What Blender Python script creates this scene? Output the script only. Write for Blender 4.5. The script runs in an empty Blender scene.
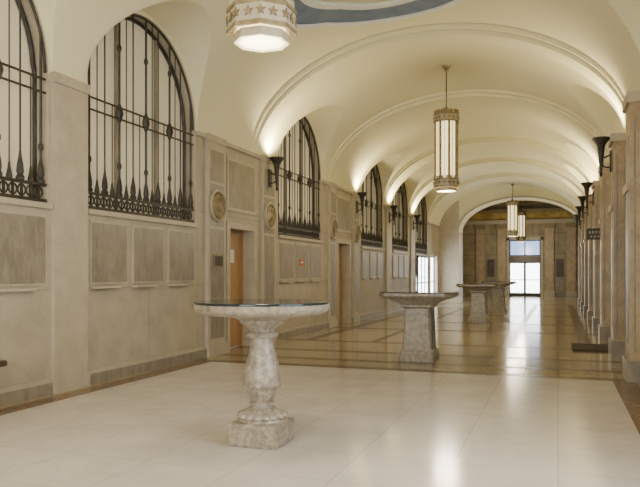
import bpy, math, bmesh
from mathutils import Vector, Matrix
sc=bpy.context.scene
# ---------------------------------------------------------------- materials
def mat(name, col, rough=0.6, metal=0.0, col2=None, scale=3.0, emit=None, es=0.0, bump=0.0, coat=0.0,
        brick=None, spec=0.5, detail=6.0, stretch=None, vein=None):
    m=bpy.data.materials.new(name); m.use_nodes=True
    nt=m.node_tree; b=nt.nodes['Principled BSDF']
    b.inputs['Roughness'].default_value=rough; b.inputs['Metallic'].default_value=metal
    b.inputs['Specular IOR Level'].default_value=spec
    b.inputs['Coat Weight'].default_value=coat
    b.inputs['Coat Roughness'].default_value=0.08
    tc=nt.nodes.new('ShaderNodeTexCoord')
    mp=nt.nodes.new('ShaderNodeMapping'); nt.links.new(tc.outputs['Object'],mp.inputs['Vector'])
    if stretch: mp.inputs['Scale'].default_value=stretch
    nz=nt.nodes.new('ShaderNodeTexNoise'); nz.inputs['Scale'].default_value=scale; nz.inputs['Detail'].default_value=detail
    nt.links.new(mp.outputs['Vector'],nz.inputs['Vector'])
    rp=nt.nodes.new('ShaderNodeValToRGB')
    c2=col2 if col2 else tuple(c*0.93 for c in col)
    rp.color_ramp.elements[0].position=0.35; rp.color_ramp.elements[0].color=(*c2,1)
    rp.color_ramp.elements[1].position=0.65; rp.color_ramp.elements[1].color=(*col,1)
    nt.links.new(nz.outputs['Fac'],rp.inputs['Fac'])
    out=rp.outputs['Color']
    def mul(a,bb,fac=1.0):
        mx=nt.nodes.new('ShaderNodeMix'); mx.data_type='RGBA'; mx.blend_type='MULTIPLY'; mx.inputs['Factor'].default_value=fac
        nt.links.new(a,mx.inputs[6]); nt.links.new(bb,mx.inputs[7]); return mx.outputs[2]
    if vein:
        vs_,vf=vein
        n2=nt.nodes.new('ShaderNodeTexNoise'); n2.inputs['Scale'].default_value=vs_; n2.inputs['Detail'].default_value=8; n2.inputs['Distortion'].default_value=1.5
        nt.links.new(mp.outputs['Vector'],n2.inputs['Vector'])
        r2=nt.nodes.new('ShaderNodeValToRGB')
        e=r2.color_ramp.elements; e[0].position=0.45; e[0].color=(1,1,1,1); e[1].position=0.55; e[1].color=(1,1,1,1)
        x=r2.color_ramp.elements.new(0.5); x.color=(0.6,0.58,0.55,1)
        nt.links.new(n2.outputs['Fac'],r2.inputs['Fac']); out=mul(out,r2.outputs['Color'],vf)
    if brick:
        w,h,msize,mcol,axes,var=brick
        sp=nt.nodes.new('ShaderNodeSeparateXYZ'); nt.links.new(tc.outputs['Object'],sp.inputs[0])
        cb=nt.nodes.new('ShaderNodeCombineXYZ')
        nt.links.new(sp.outputs[axes[0]],cb.inputs[0]); nt.links.new(sp.outputs[axes[1]],cb.inputs[1])
        br=nt.nodes.new('ShaderNodeTexBrick'); nt.links.new(cb.outputs[0],br.inputs['Vector'])
        br.inputs['Scale'].default_value=1.0; br.inputs['Brick Width'].default_value=w; br.inputs['Row Height'].default_value=h
        br.inputs['Mortar Size'].default_value=msize; br.inputs['Mortar Smooth'].default_value=0.1
        br.offset=0.0 if axes[2]==0 else 0.5
        br.inputs['Color1'].default_value=(1,1,1,1); br.inputs['Color2'].default_value=(var,var,var,1)
        br.inputs['Mortar'].default_value=(*mcol,1)
        out=mul(out,br.outputs['Color'])
    nt.links.new(out,b.inputs['Base Color'])
    if bump>0:
        bp=nt.nodes.new('ShaderNodeBump'); bp.inputs['Strength'].default_value=bump; bp.inputs['Distance'].default_value=0.01
        nt.links.new(nz.outputs['Fac'],bp.inputs['Height']); nt.links.new(bp.outputs[0],b.inputs['Normal'])
    if emit:
        b.inputs['Emission Color'].default_value=(*emit,1); b.inputs['Emission Strength'].default_value=es
    return m
M={}
M['stone']=mat('limestone',(0.45,0.395,0.305),0.5,col2=(0.385,0.335,0.258),scale=3.0,bump=0.03,vein=(1.6,0.16),brick=(1.45,1.25,0.007,(0.70,0.68,0.64),('Y','Z',0),0.94))
M['stoneD']=mat('limestone_panel',(0.285,0.25,0.195),0.4,col2=(0.205,0.178,0.138),scale=9,bump=0.03,stretch=(1,1,0.4),vein=(3,0.35))
M['stoneP']=mat('limestone_pilaster',(0.47,0.415,0.32),0.45,col2=(0.41,0.36,0.275),scale=4,vein=(2,0.14))
M['stoneR']=mat('tan_marble_pier',(0.46,0.35,0.21),0.35,col2=(0.36,0.27,0.155),scale=3,vein=(2.5,0.4))
M['plaster']=mat('cream_plaster',(0.80,0.75,0.515),0.8,col2=(0.77,0.72,0.49),scale=0.8)
M['shade']=mat('window_shade_glass',(0.70,0.63,0.47),0.5,col2=(0.52,0.46,0.33),scale=0.5,emit=(1,0.86,0.55),es=0.22)
M['bronze']=mat('dark_bronze',(0.06,0.053,0.043),0.5,metal=0.4,col2=(0.035,0.03,0.025),scale=10)
M['gold']=mat('gilt_bronze',(0.30,0.24,0.14),0.45,metal=0.4,col2=(0.20,0.155,0.08),scale=12)
M['glow']=mat('lantern_glass',(0.9,0.85,0.7),0.4,emit=(1,0.82,0.44),es=2.0)
M['floorL']=mat('floor_pale_marble',(0.665,0.615,0.57),0.15,col2=(0.595,0.55,0.505),scale=1.8,spec=0.36,detail=9,vein=(1.1,0.12),brick=(0.75,0.75,0.006,(0.78,0.75,0.72),('X','Y',0),0.94))
M['floorT']=mat('floor_tan_terrazzo',(0.42,0.35,0.22),0.14,col2=(0.33,0.275,0.165),scale=2,spec=0.45,brick=(1.1,1.1,0.02,(0.5,0.45,0.4),('X','Y',0),0.82))
M['floorB']=mat('floor_brown_marble',(0.23,0.145,0.085),0.25,col2=(0.145,0.09,0.055),scale=8,spec=0.3)
M['floorD']=mat('floor_dark_band',(0.135,0.098,0.06),0.24,col2=(0.085,0.06,0.038),scale=6,spec=0.2)
M['wood']=mat('oak_door',(0.44,0.26,0.115),0.4,col2=(0.35,0.20,0.085),scale=4,stretch=(1,1,0.1))
M['wooddark']=mat('dark_wood',(0.09,0.05,0.03),0.4,col2=(0.05,0.03,0.02),scale=6)
M['marble']=mat('table_marble',(0.40,0.35,0.275),0.32,col2=(0.24,0.205,0.16),scale=20,bump=0.12,detail=12,vein=(8,0.8))
M['marbleL']=mat('desk_marble',(0.39,0.35,0.285),0.32,col2=(0.26,0.23,0.185),scale=14,bump=0.08,detail=12,vein=(6,0.7))
M['marbleD']=mat('desk_dark_marble_panel',(0.16,0.145,0.12),0.25,col2=(0.10,0.09,0.075),scale=9,vein=(6,0.5))
M['glass']=mat('dark_glass',(0.015,0.025,0.03),0.06,spec=0.35)
M['day']=mat('daylit_glass',(0.8,0.85,0.9),0.2,emit=(0.92,0.97,1.0),es=9.0)
M['dayblue']=mat('daylit_transom_glass',(0.3,0.4,0.6),0.2,emit=(0.36,0.53,0.95),es=1.6)
M['daysoft']=mat('daylit_window_glass',(0.8,0.85,0.9),0.3,emit=(0.9,0.95,1.0),es=3.0)  # glow of the added panels out of view
M['blue']=mat('blue_painted_plaster',(0.17,0.22,0.31),0.7,col2=(0.12,0.165,0.25),scale=4)
M['white']=mat('white_paint',(0.8,0.8,0.76),0.6)
M['cream']=mat('cream_enamel',(0.45,0.40,0.29),0.5)
M['mat']=mat('rubber_mat',(0.05,0.035,0.025),0.9)
M['black']=mat('black_sign',(0.02,0.02,0.02),0.5)
M['red']=mat('red_sign',(0.55,0.10,0.05),0.5)
M['endstone']=mat('end_hall_marble',(0.38,0.32,0.19),0.45,col2=(0.26,0.215,0.12),scale=1.6,brick=(1.5,1.3,0.02,(0.5,0.5,0.5),('X','Z',0),0.85))
M['goldceil']=mat('gilded_coffer',(0.52,0.37,0.10),0.6,col2=(0.30,0.20,0.05),scale=3)
# ---------------------------------------------------------------- builder
class MB:
    def __init__(s,name): s.n=name; s.v=[]; s.f=[]; s.mi=[]; s.m=[]; s.sm=[]
    def k(s,m):
        m=M[m]
        if m not in s.m: s.m.append(m)
        return s.m.index(m)
    def add(s,vs,fs,m,smooth=False,T=None):
        o=len(s.v)
        s.v+=[tuple(T@Vector(v)) if T else tuple(v) for v in vs]
        k=s.k(m)
        for f in fs: s.f.append([i+o for i in f]); s.mi.append(k); s.sm.append(smooth)
    def box(s,x0,x1,y0,y1,z0,z1,m,T=None):
        vs=[(x0,y0,z0),(x1,y0,z0),(x1,y1,z0),(x0,y1,z0),(x0,y0,z1),(x1,y0,z1),(x1,y1,z1),(x0,y1,z1)]
        s.add(vs,[(3,2,1,0),(4,5,6,7),(0,1,5,4),(1,2,6,5),(2,3,7,6),(3,0,4,7)],m,False,T)
    def bbox(s,x0,x1,y0,y1,z0,z1,m,c=0.01):
        bm=bmesh.new(); bmesh.ops.create_cube(bm,size=1)
        for v in bm.verts: v.co=Vector((x0+(v.co.x+.5)*(x1-x0),y0+(v.co.y+.5)*(y1-y0),z0+(v.co.z+.5)*(z1-z0)))
        bmesh.ops.bevel(bm,geom=bm.edges[:],offset=c,segments=2,affect='EDGES')
        bm.verts.index_update()
        s.add([v.co[:] for v in bm.verts],[[v.index for v in f.verts] for f in bm.faces],m); bm.free()
    def lathe(s,prof,m,seg=32,T=None,rmod=None,smooth=True,caps=True):
        vs=[];fs=[]
        for (r,z) in prof:
            for i in range(seg):
                a=2*math.pi*i/seg; rr=rmod(r,z,a) if rmod else r
                vs.append((rr*math.cos(a),rr*math.sin(a),z))
        n=len(prof)
        for j in range(n-1):
            for i in range(seg):
                k=(i+1)%seg
                fs.append((j*seg+i,j*seg+k,(j+1)*seg+k,(j+1)*seg+i))
        if caps:
            fs.append(tuple(reversed(range(seg)))); fs.append(tuple((n-1)*seg+i for i in range(seg)))
        s.add(vs,fs,m,smooth,T)
    def tube(s,pts,r,m,seg=6,T=None,closed=False):
        n=len(pts); P=[Vector(p) for p in pts]; vs=[];fs=[]
        for i,p in enumerate(P):
            if closed: t=(P[(i+1)%n]-P[i-1])
            else: t=P[min(i+1,n-1)]-P[max(i-1,0)]
            t.normalize()
            up=Vector((1,0,0)) if abs(t.x)<0.9 else Vector((0,1,0))
            a=t.cross(up).normalized(); b=t.cross(a).normalized()
            for j in range(seg):
                an=2*math.pi*j/seg; q=p+a*(r*math.cos(an))+b*(r*math.sin(an)); vs.append(q[:])
        for i in range(n if closed else n-1):
            i2=(i+1)%n
            for j in range(seg):
                k=(j+1)%seg; fs.append((i*seg+j,i*seg+k,i2*seg+k,i2*seg+j))
        if not closed:
            fs.append(tuple(range(seg))); fs.append(tuple((n-1)*seg+j for j in range(seg)))
        s.add(vs,fs,m,True,T)
    def loft(s,secs,m,T=None,smooth=False):
        n=len(secs[0]); vs=[p for sec in secs for p in sec]; fs=[]
        for j in range(len(secs)-1):
            for i in range(n):
                k=(i+1)%n; fs.append((j*n+i,j*n+k,(j+1)*n+k,(j+1)*n+i))
        fs.append(tuple(reversed(range(n)))); fs.append(tuple((len(secs)-1)*n+i for i in range(n)))
        s.add(vs,fs,m,smooth,T)
    def done(s,sharp=35,loc=(0,0,0),rot=0):
        me=bpy.data.meshes.new(s.n); me.from_pydata(s.v,[],s.f)
        for m in s.m: me.materials.append(m)
        for p,k,sm in zip(me.polygons,s.mi,s.sm): p.material_index=k; p.use_smooth=sm
        bm=bmesh.new(); bm.from_mesh(me)
        if not getattr(s,'norec',False): bmesh.ops.recalc_face_normals(bm,faces=bm.faces[:])
        for e in bm.edges:
            if len(e.link_faces)==2 and e.calc_face_angle(0)>math.radians(sharp): e.smooth=False
        bm.to_mesh(me); bm.free()
        ob=bpy.data.objects.new(s.n,me); ob.location=loc; ob.rotation_euler=(0,0,rot); sc.collection.objects.link(ob)
        return ob
# ---------------------------------------------------------------- layout
XL=-5.75; XR=1.15; XC=(XL+XR)/2; A=(XR-XL)/2; ZS=3.84; RISE=2.13
YB=-6.0; YA=36.0
SILL=2.28
wins=[(3.80,6.60),(7.30,10.08),(13.66,16.50),(20.25,23.05),(24.42,27.25),(28.70,31.55)]
allw=[(-3.2,-0.4)]+wins
doors=[(11.30,12.35),(17.85,18.95)]
gdoors=[(32.3,34.3)]
DH=2.28
bands=[(12.35,13.15,0.16),(17.0,19.85,0.14),(23.15,24.32,0.14),(27.35,28.6,0.14),(31.7,36.1,0.16)]
def lun(y):
    for a,b in allw:
        c=(a+b)/2; R=(b-a)/2+0.06
        if abs(y-c)<R: return ZS+math.sqrt(R*R-(y-c)**2)
    return ZS
def arch(y,w):
    c=(w[0]+w[1])/2; r=(w[1]-w[0])/2
    return ZS+math.sqrt(max(0,r*r-(y-c)**2))
def drop(y):
    for a,b,d in bands:
        if a<=y<=b:
            if y<a+0.12 or y>b-0.12: return d*0.5
            return d
    return 0
ys=set()
y=YB
while y<YA+1e-6: ys.add(round(y,4)); y+=0.05
for a,b in allw:
    c=(a+b)/2;R=(b-a)/2
    for r in (R,R+0.06):
        for i in range(0,49):
            ys.add(round(c-r*math.cos(math.pi*i/48),4))
for a,b,d in bands:
    for q in (a,a+.12,b-.12,b): ys.add(round(q-0.001,4)); ys.add(round(q+0.001,4))
for a,b in doors+gdoors: ys.add(a); ys.add(b)
ys=sorted(ys)
cb=MB('ceiling'); NT=160
vs=[];fs=[]
for y in ys:
    for j in range(NT+1):
        t=math.pi*j/NT; x=XC-A*math.cos(t)
        z=ZS+RISE*math.sin(t)-drop(y)
        l=lun(y)
        if l>z: z=l
        vs.append((x,y,z))
for i in range(len(ys)-1):
    for j in range(NT):
        o=i*(NT+1)+j; fs.append((o,o+1,o+NT+2,o+NT+1))
cb.add(vs,fs,'plaster',True)
cb.norec=True
cb.done(sharp=16)
def sidewall(name,X,sgn,holes,dholes):
    w=MB(name); w.norec=True
    for i in range(len(ys)-1):
        a,b=ys[i],ys[i+1]; mid=(a+b)/2
        ta,tb=lun(a),lun(b)
        hw=[q for q in holes if q[0]<=mid<=q[1]]; hd=[q for q in dholes if q[0]<=mid<=q[1]]
        def quad(z0a,z0b,z1a,z1b,m):
            w.add([(X,a,z0a),(X,b,z0b),(X,b,z1b),(X,a,z1a)],[(0,1,2,3)],m)
        if hw:
            q=hw[0]; quad(0,0,SILL,SILL,'stone')
            quad(arch(a,q),arch(b,q),max(ta,ZS),max(tb,ZS),'plaster')
        elif hd:
            quad(DH,DH,ZS,ZS,'stone')
        else:
            quad(0,0,ZS,ZS,'stone')
            if ta>ZS+1e-5 or tb>ZS+1e-5: quad(ZS,ZS,ta,tb,'plaster')
    D=0.26*sgn
    for q in holes:
        pts=[(q[0],SILL),(q[0],ZS)]; c=(q[0]+q[1])/2; r=(q[1]-q[0])/2
        pts+=[(c-r*math.cos(math.pi*i/48),ZS+r*math.sin(math.pi*i/48)) for i in range(1,48)]
        pts+=[(q[1],ZS),(q[1],SILL)]
        n=len(pts)
        for i in range(n):
            p,p2=pts[i],pts[(i+1)%n]
            w.add([(X,p[0],p[1]),(X,p2[0],p2[1]),(X+D,p2[0],p2[1]),(X+D,p[0],p[1])],[(0,1,2,3)],'stoneP')
    D=0.32*sgn
    for q in dholes:
        pts=[(q[0],0),(q[0],DH),(q[1],DH),(q[1],0)]
        for i in range(3):
            p,p2=pts[i],pts[i+1]
            w.add([(X,p[0],p[1]),(X,p2[0],p2[1]),(X+D,p2[0],p2[1]),(X+D,p[0],p[1])],[(0,1,2,3)],'stoneP')
    return w.done()
sidewall('wall_left',XL,-1,wins,doors+gdoors)
sidewall('wall_right',XR,1,[],[])
b=MB('wall_back'); b.box(XL-0.4,XR+0.4,YB-0.3,YB,0,6.2,'stoneP'); b.done()
# floor
fl=MB('floor'); fl.norec=True
def fq(x0,x1,y0,y1,m): fl.add([(x0,y0,0),(x1,y0,0),(x1,y1,0),(x0,y1,0)],[(0,1,2,3)],m)
F0=-5.35;F1=0.69
YC=9.9
fq(F0,F1,YB,YC,'floorL')
fq(XL-.32,XL+0.14,YB,YC,'floorT'); fq(XL+0.14,F0,YB,YC,'floorB')
fq(F1,0.98,YB,YC,'floorB'); fq(0.98,XR,YB,YC,'floorT')
y=YC
pat=[(0.26,'floorD'),(0.55,'floorT'),(0.24,'floorD'),(0.95,'floorT'),(0.26,'floorD'),(1.5,'floorT'),(0.26,'floorD')]
for d,m in pat: fq(XL-.32,XR,y,y+d,m); y+=d
ends=[(17.0),(19.8),(23.6),(28.0),(32.5)]
for e in ends:
    fq(XL-.32,-5.25,y,e,'floorT'); fq(-5.25,-5.0,y,e,'floorD'); fq(-5.0,-3.75,y,e,'floorT'); fq(-3.75,-3.58,y,e,'floorD')
    fq(-3.58,-1.02,y,e,'floorT'); fq(-1.02,-0.85,y,e,'floorD'); fq(-0.85,0.4,y,e,'floorT'); fq(0.4,0.65,y,e,'floorD'); fq(0.65,XR,y,e,'floorT')
    y=e; fq(XL-.32,XR,y,y+0.4,'floorD'); y+=0.4
fq(-8,4,y,45,'floorT')
fl.done()
t=MB('baseboard_left')
segs=[(YB,11.15),(12.5,17.7),(19.1,32.1),(34.5,36)]
for a,b in segs:
    t.box(XL,XL+0.05,a,b,0,0.14,'stoneD'); t.box(XL,XL+0.035,a,b,0.14,0.19,'stoneP')
t.done()
t=MB('baseboard_right')
t.box(XR-0.05,XR,YB,10.6,0,0.2,'stoneD'); t.done()
pil=[(6.64,7.25),(10.42,11.08),(12.72,13.38),(17.05,17.6),(19.3,19.85),(23.4,24.1),(27.6,28.35)]
for i,(a,b) in enumerate(pil):
    t=MB('pilaster_trim')
    t.box(XL,XL+0.06,a,b,0,ZS+0.0,'stoneP'); t.box(XL,XL+0.08,a-0.02,b+0.02,0,0.19,'stoneP'); t.box(XL,XL+0.08,a-0.02,b+0.02,ZS-0.1,ZS+0.02,'stoneP')
    if i in (1,2,3,4):
        c=(a+b)/2; w=(b-a)/2-0.08
        X0=XL+0.06
        t.box(X0,X0+0.008,c-w,c+w,0.3,2.22,'stoneD'); t.box(X0,X0+0.008,c-w,c+w,3.06,3.6,'stoneD')
        t.box(X0,X0+0.008,c-w,c+w,2.27,3.01,'stoneD')
        T=Matrix.Translation((X0+0.008,c,2.64))@Matrix.Rotation(math.pi/2,4,'Y')
        t.lathe([(0.285,0),(0.285,0.035),(0.26,0.045),(0.235,0.02)],'stoneP',36,T)
        t.lathe([(0.235,0.02),(0.22,0.045),(0.20,0.03),(0.13,0.045),(0.12,0.03),(0.05,0.06),(0.001,0.065)],'gold',48,T,rmod=lambda r,z,a: r*(1+0.04*math.sin(12*a)) if 0.1<r<0.21 else r)
    t.done()
t=MB('trim_cornice_left')
for a,b in [(YB,-3.3),(-0.3,3.75)]+[(10.12,13.6),(16.55,20.2),(23.1,24.38),(27.3,28.65),(31.6,36)]:
    t.box(XL,XL+0.05,a,b,ZS-0.07,ZS,'stoneP')
t.done()
t=MB('trim_cornice_right'); t.box(XR-0.06,XR,YB,36,ZS-0.08,ZS,'stoneP'); t.done()
for a,b in wins:
    t=MB('wall_panel')
    n=3; g=0.12; W=(b-a-0.1-g*(n-1))/n
    for i in range(n):
        p=a+0.05+i*(W+g)
        t.box(XL,XL+0.018,p,p+W,1.30,2.14,'stoneP')
        t.box(XL+0.018,XL+0.026,p+0.03,p+W-0.03,1.33,2.11,'stoneD')
        t.box(XL,XL+0.09,p,p+W-0.25,1.245,1.275,'stoneP')
    t.done()
for a,b in doors:
    t=MB('door_surround_trim'); 
    t.box(XL,XL+0.04,a-0.12,a,0,DH+0.12,'stoneP'); t.box(XL,XL+0.04,b,b+0.12,0,DH+0.12,'stoneP'); t.box(XL,XL+0.04,a,b,DH,DH+0.12,'stoneP')
    t.box(XL,XL+0.03,a-0.1,b+0.1,2.6,3.6,'stoneP'); t.box(XL+0.03,XL+0.035,a-0.03,b+0.03,2.67,3.53,'stoneD')
    t.done()
# ---------------------------------------------------------------- windows with grilles
for wi,q in enumerate(wins):
    a,b=q; c=(a+b)/2; r=(b-a)/2
    w=MB('window_%d'%(wi+1)); X=XL-0.25
    n=40
    pts=[(X,a,SILL)]+[(X,b,SILL)]+[(X,c+r*math.cos(math.pi*i/n),ZS+r*math.sin(math.pi*i/n)) for i in range(n+1)]
    w.add(pts,[tuple(range(len(pts)))],'shade')
    X1=X+0.05
    w.tube([(X1,a,SILL),(X1,a,ZS)]+[(X1,c-(r-0.03)*math.cos(math.pi*i/n),ZS+(r-0.03)*math.sin(math.pi*i/n)) for i in range(1,n)]+[(X1,b,ZS),(X1,b,SILL)],0.03,'bronze')
    for yy in (c-r*0.36,c+r*0.36): w.box(X1-.02,X1+.02,yy-0.02,yy+0.02,SILL,arch(yy,q),'stoneD')
    w.bbox(XL-0.25,XL+0.06,a-0.02,b+0.02,SILL-0.07,SILL,'stoneP',0.01)
    G=XL-0.035
    w.box(G-0.02,G+0.02,a+0.01,b-0.01,SILL+0.01,SILL+0.05,'bronze')
    w.box(G-0.02,G+0.02,a+0.01,b-0.01,SILL+0.20,SILL+0.235,'bronze')
    w.tube([(G,c-(r-0.02)*math.cos(math.pi*i/n),ZS+(r-0.02)*math.sin(math.pi*i/n)) for i in range(0,n+1)],0.018,'bronze')
    k=20
    for i in range(k):
        yy=a+0.06+(b-a-0.12)*(i+0.5)/k; R=0.062
        w.tube([(G,yy+R*math.cos(2*math.pi*j/12),SILL+0.125+R*math.sin(2*math.pi*j/12)) for j in range(12)],0.012,'bronze',5,closed=True)
        w.box(G-0.01,G+0.01,yy-0.014,yy+0.014,SILL+0.05,SILL+0.2,'bronze')
    for z in (ZS-0.24,ZS-0.08): w.box(G-0.011,G+0.011,a+0.01,b-0.01,z-0.011,z+0.011,'bronze')
    nb=17
    for i in range(nb):
        yy=a+0.09+(b-a-0.18)*i/(nb-1); zt=arch(yy,q)-0.02
        thick=(i%4==0)
        if i%2==0:
            w.tube([(G,yy,SILL+0.2),(G,yy,zt)],0.017 if thick else 0.011,'bronze')
            prof=[(0.045,0),(0.05,0.03),(0.032,0.06),(0.042,0.09),(0.036,0.17),(0.02,0.26),(0.012,0.33)]
            w.lathe(prof,'bronze',8,Matrix.Translation((G,yy,SILL+0.235)))
            if thick:
                for z in (ZS-0.9,ZS+0.75):
                    if z<zt-0.08: w.lathe([(0.012,-0.06),(0.032,-0.02),(0.032,0.02),(0.012,0.06)],'bronze',8,Matrix.Translation((G,yy,z)))
        else:
            w.tube([(G,yy,SILL+0.2),(G,yy,ZS-0.08 if i%4==3 else zt)],0.008,'bronze')
            w.lathe([(0.032,0),(0.036,0.02),(0.02,0.10),(0.010,0.18)],'bronze',8,Matrix.Translation((G,yy,SILL+0.235)))
        if i in (4,8,12) :
            w.lathe([(0.015,-0.14),(0.045,-0.06),(0.06,0),(0.045,0.06),(0.015,0.14)],'bronze',8,Matrix.Translation((G,yy,ZS-0.16)))
    w.done()
# ---------------------------------------------------------------- doors (left)
for i,(a,b) in enumerate(doors):
    d=MB('door_%d'%(i+1)); X=XL-0.24
    d.box(X-0.03,X+0.03,a,a+0.07,0,DH,'wood'); d.box(X-0.03,X+0.03,b-0.07,b,0,DH,'wood'); d.box(X-0.03,X+0.03,a+.07,b-.07,DH-0.08,DH,'wood')
    d.box(X-0.02,X+0.02,a+0.07,b-0.07,0.01,DH-0.08,'wood')
    d.box(X+0.02,X+0.03,a+0.2,b-0.2,0.25,1.0,'wood'); d.box(X+0.02,X+0.03,a+0.2,b-0.2,1.15,2.05,'wood')
    d.lathe([(0.03,0),(0.03,0.02),(0.015,0.03),(0.03,0.06),(0.001,0.08)],'gold',12,Matrix.Translation((X+0.02,a+0.14,1.05))@Matrix.Rotation(math.pi/2,4,'Y'))
    d.box(X+0.03,X+0.032,a+0.45,a+0.65,1.65,1.9,'white')
    d.done()
def glassdoor(name,T,W,H,n=2,transom=None):
    d=MB(name)
    fw=0.07
    d.box(0,W,-0.03,0.03,H-fw,H,'bronze',T)
    lw=W/n
    for i in range(n):
        x=i*lw
        d.box(x,x+fw,-0.03,0.03,0,H,'bronze',T); d.box(x+lw-fw,x+lw,-0.03,0.03,0,H,'bronze',T)
        d.box(x+fw,x+lw-fw,-0.03,0.03,0,0.22,'bronze',T); d.box(x+fw,x+lw-fw,-0.03,0.03,1.0,1.05,'bronze',T)
        d.box(x+fw,x+lw-fw,-0.005,0.005,0.22,H-fw,'day',T)
    if transom:
        z0,z1=transom
        d.box(0,W,-0.03,0.03,z0,z0+fw,'bronze',T); d.box(0,W,-0.03,0.03,z1-fw,z1,'bronze',T)
        for i in range(n+1):
            x=min(max(i*lw-fw/2,0),W-fw); d.box(x,x+fw,-0.03,0.03,z0,z1,'bronze',T)
        d.box(0,W,-0.005,0.005,z0,z1,'dayblue',T)
    return d
for i,(a,b) in enumerate(gdoors):
    T=Matrix.Translation((XL-0.2,a,0))@Matrix.Rotation(math.pi/2,4,'Z')
    glassdoor('door_%d'%(3+i),T,b-a,DH,2).done()
T=Matrix.Translation((XL+0.06,28.9,0))@Matrix.Rotation(math.pi/2,4,'Z')
glassdoor('door_4',T,2.4,2.2,3).done()
# right side piers and bronze glazed doors
for i,yy in enumerate([6.2,10.2,13.05,16.4,19.4,22.8,26.2,29.8,33.4]):
    t=MB('pilaster_trim')
    t.box(0.90,XR,yy-0.3,yy+0.3,0,ZS,'stoneR'); t.box(0.86,XR,yy-0.34,yy+0.34,0,0.28,'stoneD'); t.box(0.86,XR,yy-0.34,yy+0.34,ZS-0.12,ZS+0.02,'stoneP')
    t.box(0.893,0.90,yy-0.2,yy+0.2,0.5,3.3,'stoneD')
    t.box(0.86,0.90,yy-0.32,yy+0.32,2.55,2.65,'stoneR')
    for xx in (0.96,1.09): t.box(xx-0.012,xx+0.012,yy-0.308,yy-0.30,0.4,3.5,'stoneD')
    t.done()
n=5
for a,b in [(10.7,12.55),(13.6,15.9),(16.95,18.9),(20.0,22.2),(23.4,25.6),(26.8,29.2)]:
    d=MB('door_%d'%n); n+=1
    X=XR-0.04
    for yy in (a,(a+b)/2-0.04,b-0.08): d.box(X-0.03,XR,yy,yy+0.08,0,3.0,'gold')
    for z in (0,2.2,2.92): d.box(X-0.03,XR,a,b,z,z+0.1,'gold')
    d.box(X,X+0.01,a,b,0.05,3.0,'glass')
    for yy in ((a+b)/2-0.14,(a+b)/2+0.10): d.box(X-0.08,X-0.05,yy,yy+0.03,0.9,1.4,'gold'); d.box(X-0.06,X-0.0,yy,yy+0.03,0.93,0.96,'gold'); d.box(X-0.06,X-0.0,yy,yy+0.03,1.34,1.37,'gold')
    d.done()
# added glowing window-like panels, out of view, to brighten the hall (back wall and right wall)
def fillpanel(name,T,W,z0,z1):
    d=MB(name)
    d.box(0,W,-0.02,0.0,z0,z1,'daysoft',T)
    for i in range(5):
        x=(W-0.08)*i/4; d.box(x,x+0.08,-0.05,0.05,z0,z1,'bronze',T)
    for i in range(5):
        z=z0+(z1-z0-0.06)*i/4; d.box(0,W,-0.05,0.05,z,z+0.06,'bronze',T)
    d.done()
fillpanel('window_7',Matrix.Translation((XC-2.5,YB+0.06,0)),5.0,0.4,4.6)
fillpanel('window_8',Matrix.Translation((XR-0.06,-4.2,0))@Matrix.Rotation(math.pi/2,4,'Z'),3.0,0.8,3.6)
fillpanel('window_9',Matrix.Translation((XR-0.06,2.4,0))@Matrix.Rotation(math.pi/2,4,'Z'),3.0,0.8,3.6)
def area(name,loc,rot,sx,sy,e,col):
    ld=bpy.data.lights.new(name,'AREA'); ld.shape='RECTANGLE'; ld.size=sx; ld.size_y=sy; ld.energy=e; ld.color=col
    lo=bpy.data.objects.new(name,ld); lo.location=loc; lo.rotation_euler=rot; sc.collection.objects.link(lo)
area('window_daylight',(XC,YB+0.25,2.6),(math.radians(90),0,0),4.8,4.0,320,(0.98,0.985,1.0))  # added fill lights by the unseen panels, for near floor and left wall
area('window_daylight',(XR-0.2,-2.7,2.3),(0,math.radians(90),0),2.6,2.8,70,(0.98,0.985,1.0))
area('window_daylight',(XR-0.2,3.9,2.3),(0,math.radians(90),0),2.6,2.8,100,(0.98,0.985,1.0))
# ---------------------------------------------------------------- end arch and end hall
e=MB('wall_end_arch'); e.norec=True
ex0,ex1=-4.75,1.15; ec=(ex0+ex1)/2; ea=(ex1-ex0)/2
N=64
def ep(i,k=1.0): 
    t=math.pi*i/N; return (ec-ea*k*math.cos(t),3.55+1.62*k*math.sin(t))
for yy in (34.9,36.3):
    for i in range(N):
        p,p2=ep(i),ep(i+1)
        e.add([(p[0],yy,p[1]),(p2[0],yy,p2[1]),(p2[0],yy,6.4),(p[0],yy,6.4)],[(0,1,2,3)],'plaster' if yy<35 else 'endstone')
    e.add([(XL-0.2,yy,0),(ex0,yy,0),(ex0,yy,6.4),(XL-0.2,yy,6.4)],[(0,1,2,3)],'stoneP')
    e.add([(ex1,yy,0),(XR+0.2,yy,0),(XR+0.2,yy,6.4),(ex1,yy,6.4)],[(0,1,2,3)],'stoneP')
for i in range(N):
    p,p2=ep(i),ep(i+1); e.add([(p[0],34.9,p[1]),(p2[0],34.9,p2[1]),(p2[0],36.3,p2[1]),(p[0],36.3,p[1])],[(0,1,2,3)],'plaster')
    q,q2=ep(i,1.05),ep(i+1,1.05)
    e.add([(p[0],34.84,p[1]),(p2[0],34.84,p2[1]),(q2[0],34.84,q2[1]),(q[0],34.84,q[1])],[(0,1,2,3)],'stoneP')
    e.add([(p[0],34.84,p[1]),(p2[0],34.84,p2[1]),(p2[0],34.9,p2[1]),(p[0],34.9,p[1])],[(0,1,2,3)],'stoneP')
    e.add([(q[0],34.84,q[1]),(q2[0],34.84,q2[1]),(q2[0],34.9,q2[1]),(q[0],34.9,q[1])],[(0,1,2,3)],'stoneP')
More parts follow.
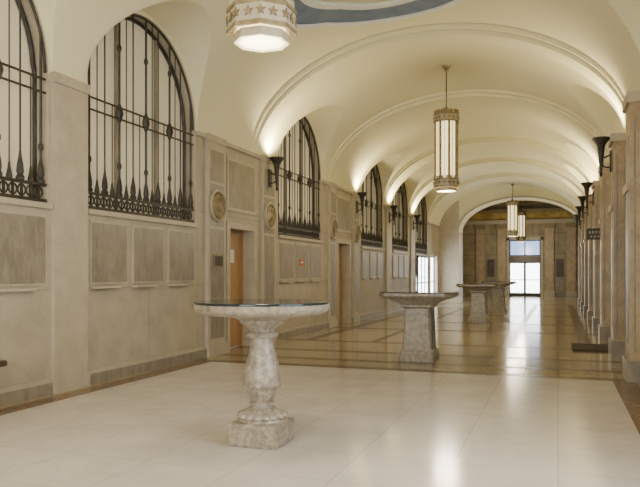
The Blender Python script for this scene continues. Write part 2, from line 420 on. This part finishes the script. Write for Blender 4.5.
for x in (ex0,ex1): e.add([(x,34.9,0),(x,36.3,0),(x,36.3,3.55),(x,34.9,3.55)],[(0,1,2,3)],'stoneP')
e.box(ex0-0.25,ex0+0.0,34.82,34.9,0,3.6,'stoneP')
e.done()
YE=44.0; X0,X1=-8.0,4.0
e=MB('wall_end')
dx0,dx1=-2.88,-1.02
e.box(X0,dx0,YE,YE+0.3,0,6.2,'endstone'); e.box(dx1,X1,YE,YE+0.3,0,6.2,'endstone'); e.box(dx0,dx1,YE,YE+0.3,3.55,6.2,'endstone'); e.box(dx0,dx1,YE,YE+0.3,2.1,2.5,'endstone')
for x in (-6.2,-4.9,-3.6,-0.75,0.5,1.8): 
    e.box(x,x+0.5,YE-0.12,YE,0,4.5,'stoneR'); e.box(x-0.06,x+0.56,YE-0.16,YE,4.2,4.5,'gold'); e.box(x-0.06,x+0.56,YE-0.16,YE,0,0.35,'stoneP')
e.box(X0,X1,YE-0.25,YE,4.5,4.75,'stoneP'); e.box(X0,X1,YE-0.1,YE,4.75,5.2,'goldceil'); e.box(X0,X1,YE-0.35,YE,5.2,5.4,'gold')
e.box(dx0-0.15,dx0,YE-0.1,YE,0,3.65,'stoneP'); e.box(dx1,dx1+0.15,YE-0.1,YE,0,3.65,'stoneP'); e.box(dx0-.15,dx1+.15,YE-0.1,YE,3.5,3.7,'stoneP')
e.box(dx0,dx1,YE-0.2,YE,2.12,2.48,'wooddark')
for x in (-4.3,-0.2):
    e.box(x,x+0.6,YE-0.03,YE,0.1,2.4,'stoneD'); e.box(x+0.08,x+0.52,YE-0.05,YE-.03,1.2,2.3,'wooddark')
e.done()
T=Matrix.Translation((dx0,YE+0.1,0)); glassdoor('door_%d'%n,T,dx1-dx0,2.12,2,(2.5,3.5)).done()
e=MB('wall_end_hall_left'); e.box(X0-0.2,X0,36.3,YE,0,6.2,'endstone'); e.done()
e=MB('wall_end_hall_right'); e.box(X1,X1+0.2,36.3,YE,0,6.2,'endstone'); e.done()
e=MB('wall_end_hall_front'); e.box(X0,XL-0.2,36.1,36.3,0,6.2,'endstone'); e.box(XR+0.2,X1,36.1,36.3,0,6.2,'endstone'); e.done()
e=MB('ceiling_end_hall'); e.box(X0,X1,36.1,YE+.3,6.0,6.2,'goldceil')
for x in [X0+i*1.5 for i in range(9)]: e.box(x-0.12,x+0.12,36.3,YE,5.75,6.0,'gold')
for yy in [37.5+i*1.5 for i in range(5)]: e.box(X0,X1,yy-0.12,yy+0.12,5.75,6.0,'gold')
e.done()
# ---------------------------------------------------------------- ceiling medallion
m=MB('ceiling_medallion')
MC=(-2.62,9.95); 
def lobes(rad,k=0.09): 
    return [((rad*(1+k*abs(math.cos(2*a))))*math.cos(a),(rad*(1+k*abs(math.cos(2*a))))*math.sin(a)) for a in [2*math.pi*i/96 for i in range(96)]]
def ringz(x): 
    xx=(x-XC)/A; return ZS+RISE*math.sqrt(max(0,1-xx*xx))
def ring(r0,r1,h,mt):
    A0=lobes(r0);A1=lobes(r1);vs=[];fs=[]
    for P,hh in ((A1,0.0),(A1,h),(A0,h),(A0,0.0)):
        for p in P:
            x=MC[0]+p[0];y=MC[1]+p[1]; vs.append((x,y,ringz(x)-0.004-hh))
    for j in range(3):
        for i in range(96):
            k=(i+1)%96; fs.append((j*96+i,j*96+k,(j+1)*96+k,(j+1)*96+i))
    m.add(vs,fs,mt)
ring(1.57,1.66,0.05,'white'); ring(1.08,1.57,0.02,'blue'); ring(0.96,1.08,0.05,'white'); ring(0.5,0.54,0.04,'gold'); ring(0.62,0.66,0.03,'blue')
m.done()
# ---------------------------------------------------------------- pendant lanterns
def lantern(x,y,zb=3.32,ztop=None,energy=160):
    L=MB('pendant_lantern'); H=1.62; R=0.235
    zc=(ztop or ringz(x)); 
    def ngon(r,z,n=8,off=math.pi/8): return [(r*math.cos(2*math.pi*i/n+off),r*math.sin(2*math.pi*i/n+off),z) for i in range(n)]
    L.loft([ngon(R,0.05),ngon(R,H-0.1)],'glow')
    for i in range(8):
        a=2*math.pi*i/8+math.pi/8
        T=Matrix.Rotation(a,4,'Z')
        L.box(R-0.01,R+0.025,-0.022,0.022,0.0,H,'gold',T)
        T2=Matrix.Rotation(a+math.pi/8,4,'Z'); ri=R*math.cos(math.pi/8)
        L.box(ri,ri+0.01,-0.006,0.006,0.1,H-0.1,'gold',T2)
    def band(z0,z1,r,mt='gold'):
        vs=ngon(r,z0)+ngon(r,z1)+ngon(r-0.03,z1)+ngon(r-0.03,z0); fs=[]
        for j in range(4):
            for i in range(8):
                k=(i+1)%8; fs.append((j*8+i,j*8+k,((j+1)%4)*8+k,((j+1)%4)*8+i))
        L.add(vs,fs,mt)
    band(0.0,0.16,R+0.04,'cream'); band(-0.02,0.015,R+0.05,'gold'); band(0.15,0.18,R+0.05,'gold')
    band(H-0.2,H-0.06,R+0.04,'cream'); band(H-0.07,H-0.03,R+0.05); band(H-0.22,H-0.19,R+0.05)
    band(-0.09,-0.02,R-0.01,'cream')
    for i in range(16):
        a=2*math.pi*i/16; ri=(R+0.04)*math.cos(math.pi/8)*(1.0)+ (0.004 if i%2==0 else 0.02)
        for zc0 in (0.085,H-0.13):
            T=Matrix.Rotation(a,4,'Z')@Matrix.Translation((ri,0,zc0))
            st=[]
            for j in range(10):
                rr=0.045 if j%2==0 else 0.018; an=math.pi/2+j*math.pi/5; st.append((0,rr*math.cos(an),rr*math.sin(an)))
            st2=[(0.01,p[1],p[2]) for p in st]
            L.loft([st,st2],'gold',T)
        T=Matrix.Rotation(a+math.pi/16,4,'Z')
        L.box(R+0.0,R+0.03,-0.025,0.025,H-0.03,H+0.04,'gold',T)
        L.box(R-0.005,R+0.03,-0.025,0.025,0.18,0.23,'cream',T)
    L.loft([ngon(R-0.045,-0.08),ngon(R-0.04,-0.05)],'glow')
    L.loft([ngon(R,H-0.1),ngon(R,H-0.03),ngon(0.1,H+0.03),ngon(0.04,H+0.12)],'gold')
    L.tube([(0,0,H+0.1),(0,0,zc-zb-0.03)],0.012,'bronze')
    L.lathe([(0.02,-0.12),(0.05,-0.08),(0.09,-0.03),(0.1,0)],'gold',16,Matrix.Translation((0,0,zc-zb)))
    ob=L.done(loc=(x,y,zb),rot=0.0)
    ld=bpy.data.lights.new('lantern_light','POINT'); ld.energy=energy; ld.shadow_soft_size=0.25; ld.color=(1,0.87,0.65); ld.specular_factor=0.1
    lo=bpy.data.objects.new('lantern_light',ld); lo.parent=ob; lo.location=(0,0,-0.4); sc.collection.objects.link(lo)
lantern(-2.27,5.05,zb=3.40,energy=80); lantern(-2.3,14.9,energy=150); lantern(-2.1,34.4,energy=120,ztop=5.8); lantern(-2.0,40.5,ztop=5.75,energy=170)
lantern(-2.3,-3.5,energy=130)
# ---------------------------------------------------------------- wall sconces
def sconce(x,y,sgn,energy=35):
    s=MB('wall_sconce')
    s.box(-0.03,0.0,-0.06,0.06,-0.42,-0.05,'bronze') if sgn>0 else s.box(0.0,0.03,-0.06,0.06,-0.42,-0.05,'bronze')
    cx=0.14*sgn
    s.tube([(0,0,-0.12),(cx*0.5,0,-0.16),(cx,0,-0.14)],0.016,'bronze'); s.tube([(0,0,-0.34),(cx*0.6,0,-0.33),(cx,0,-0.26)],0.014,'bronze')
    prof=[(0.01,-0.5),(0.03,-0.47),(0.018,-0.42),(0.035,-0.3),(0.05,-0.1),(0.065,0.02),(0.07,0.05),(0.10,0.10),(0.145,0.16),(0.15,0.19),(0.13,0.19),(0.09,0.12),(0.02,0.10)]
    s.lathe(prof,'bronze',12,Matrix.Translation((cx,0,0)))
    ob=s.done(loc=(x,y,3.66))
    ld=bpy.data.lights.new('sconce_light','SPOT'); ld.energy=energy*4; ld.spot_size=math.radians(150); ld.spot_blend=0.6; ld.shadow_soft_size=0.08; ld.color=(1,0.84,0.50)
    lo=bpy.data.objects.new('sconce_light',ld); lo.parent=ob; lo.location=(cx,0,0.24); lo.rotation_euler=(math.pi,0,0); sc.collection.objects.link(lo)
for y in (-4.8,2.0,13.05,19.58,23.75,27.97): sconce(XL+0.09,y,1,46)
for y in (-4.8,0.5,13.05,19.4,22.8,26.2,29.8): sconce(0.86,y,-1,46)
# ---------------------------------------------------------------- round pedestal table
T1=MB('round_pedestal_table')
T1.bbox(-0.215,0.215,-0.215,0.215,0,0.19,'marble',0.012)
T1.lathe([(0.205,0.19),(0.21,0.205),(0.20,0.225)],'marble',40)
def fl8(r,z,a): return r*(1+0.12*abs(math.sin(8*a))) 
T1.lathe([(0.185,0.22),(0.20,0.235),(0.19,0.26),(0.14,0.285),(0.095,0.31)],'marble',128,rmod=fl8)
T1.lathe([(0.095,0.30),(0.09,0.325),(0.112,0.335),(0.112,0.35),(0.085,0.36)],'marble',40)
def gad(r,z,a):
    return r*(1+0.06*abs(math.sin(8*a))) if z<0.50 else r
T1.lathe([(0.083,0.36),(0.105,0.40),(0.133,0.45),(0.150,0.49),(0.156,0.495),(0.161,0.53),(0.160,0.58),(0.150,0.64),(0.131,0.71),(0.109,0.79),(0.097,0.85),(0.092,0.90),(0.095,0.905)],'marble',128,rmod=gad)
T1.lathe([(0.095,0.90),(0.13,0.905),(0.138,0.92),(0.13,0.94),(0.108,0.95),(0.112,0.97),(0.14,1.0),(0.185,1.02),(0.195,1.035),(0.195,1.05),(0.22,1.06),(0.26,1.08),(0.27,1.09),(0.27,1.10)],'marble',48)
T1.lathe([(0.26,1.09),(0.44,1.095),(0.50,1.10),(0.545,1.115),(0.57,1.135),(0.578,1.15),(0.578,1.185),(0.572,1.19)],'marble',72)
T1.lathe([(0.572,1.188),(0.576,1.191),(0.576,1.205),(0.572,1.208)],'glass',72)
T1.done(loc=(-2.39,5.33,0))
# ---------------------------------------------------------------- rectangular desks
def desk(x,y):
    d=MB('marble_writing_desk')
    def oc(hx,hy,c,z): return [(-hx+c,-hy,z),(hx-c,-hy,z),(hx,-hy+c,z),(hx,hy-c,z),(hx-c,hy,z),(-hx+c,hy,z),(-hx,hy-c,z),(-hx,-hy+c,z)]
    d.loft([oc(.29,.31,.03,0),oc(.29,.31,.03,.09),oc(.275,.295,.03,.11),oc(.275,.295,.03,.15),oc(.255,.27,.03,.18)],'marbleL')
    d.loft([oc(.245,.26,.03,.17),oc(.225,.24,.03,.5),oc(.215,.23,.03,.86)],'marbleL')
    for k in range(4):
        T=Matrix.Rotation(k*math.pi/2,4,'Z')
        w=.17 
        f=.252 if k%2==0 else .236
        d.loft([[(-w,-f+.02,.26),(w,-f+.02,.26),(w-.01,-f+.04,.80),(-w+.01,-f+.04,.80)],[(-w,-f-.012,.26),(w,-f-.012,.26),(w-.01,-f+.012,.80),(-w+.01,-f+.012,.80)]],'marbleD' if k%2 else 'marbleL',T)
    d.loft([oc(.215,.23,.03,.86),oc(.26,.27,.03,.89),oc(.26,.27,.03,.92),oc(.30,.30,.03,.95),oc(.42,.36,.04,1.0),oc(.46,.39,.05,1.03)],'marbleL')
    d.loft([oc(.54,.43,.10,1.03),oc(.60,.48,.12,1.06),oc(.61,.49,.12,1.08),oc(.61,.49,.12,1.115),oc(.60,.48,.12,1.12)],'marbleL')
    d.loft([oc(.60,.48,.12,1.12),oc(.60,.48,.12,1.136)],'glass')
    d.done(loc=(x,y,0))
desk(-2.2,11.35); desk(-2.2,20.4); desk(-2.1,26.2)
# ---------------------------------------------------------------- small things
s=MB('floor_mat'); s.bbox(0.25,1.08,13.45,14.7,0,0.03,'mat',0.008); s.done()
s=MB('hanging_sign')
s.box(0.62,1.04,16.88,16.92,2.22,2.48,'black'); s.box(1.02,1.15,16.89,16.91,2.42,2.44,'black'); s.box(1.02,1.15,16.89,16.91,2.26,2.28,'black')
for i in range(5): s.box(0.67+i*0.07,0.71+i*0.07,16.875,16.88,2.36,2.42,'gold')
for i in range(4): s.box(0.69+i*0.08,0.74+i*0.08,16.875,16.88,2.27,2.31,'gold')
s.done()
s=MB('bench')
s.bbox(XL+0.06,-5.3,3.7,5.5,0.50,0.56,'wooddark',0.01)
for yy in (3.9,5.2): s.box(XL+0.1,-5.36,yy,yy+0.08,0,0.5,'wooddark')
s.box(-5.6,-5.5,3.98,5.2,0.25,0.32,'wooddark'); s.done()
s=MB('bronze_plaque'); s.box(XL+0.068,XL+0.09,10.58,10.92,1.55,1.78,'gold'); s.box(XL+0.09,XL+0.095,10.61,10.89,1.58,1.75,'bronze'); s.done()
s=MB('red_notice_sign'); s.box(XL+0.026,XL+0.04,14.92,15.12,1.62,1.78,'red'); s.box(XL+0.04,XL+0.043,14.95,15.09,1.68,1.72,'white'); s.done()
# ---------------------------------------------------------------- world + camera
w=bpy.data.worlds.new('World'); sc.world=w; w.use_nodes=True
w.node_tree.nodes['Background'].inputs[0].default_value=(0.8,0.88,1,1); w.node_tree.nodes['Background'].inputs[1].default_value=1.0
cd=bpy.data.cameras.new('camera'); cam=bpy.data.objects.new('camera',cd); sc.collection.objects.link(cam)
cam.location=(0,0,1.45); cam.rotation_euler=(math.pi/2,0,math.radians(19.3))
cd.sensor_width=36; cd.lens=680/640*36; cd.shift_y=29.5/640
cd.clip_end=200
sc.camera=cam
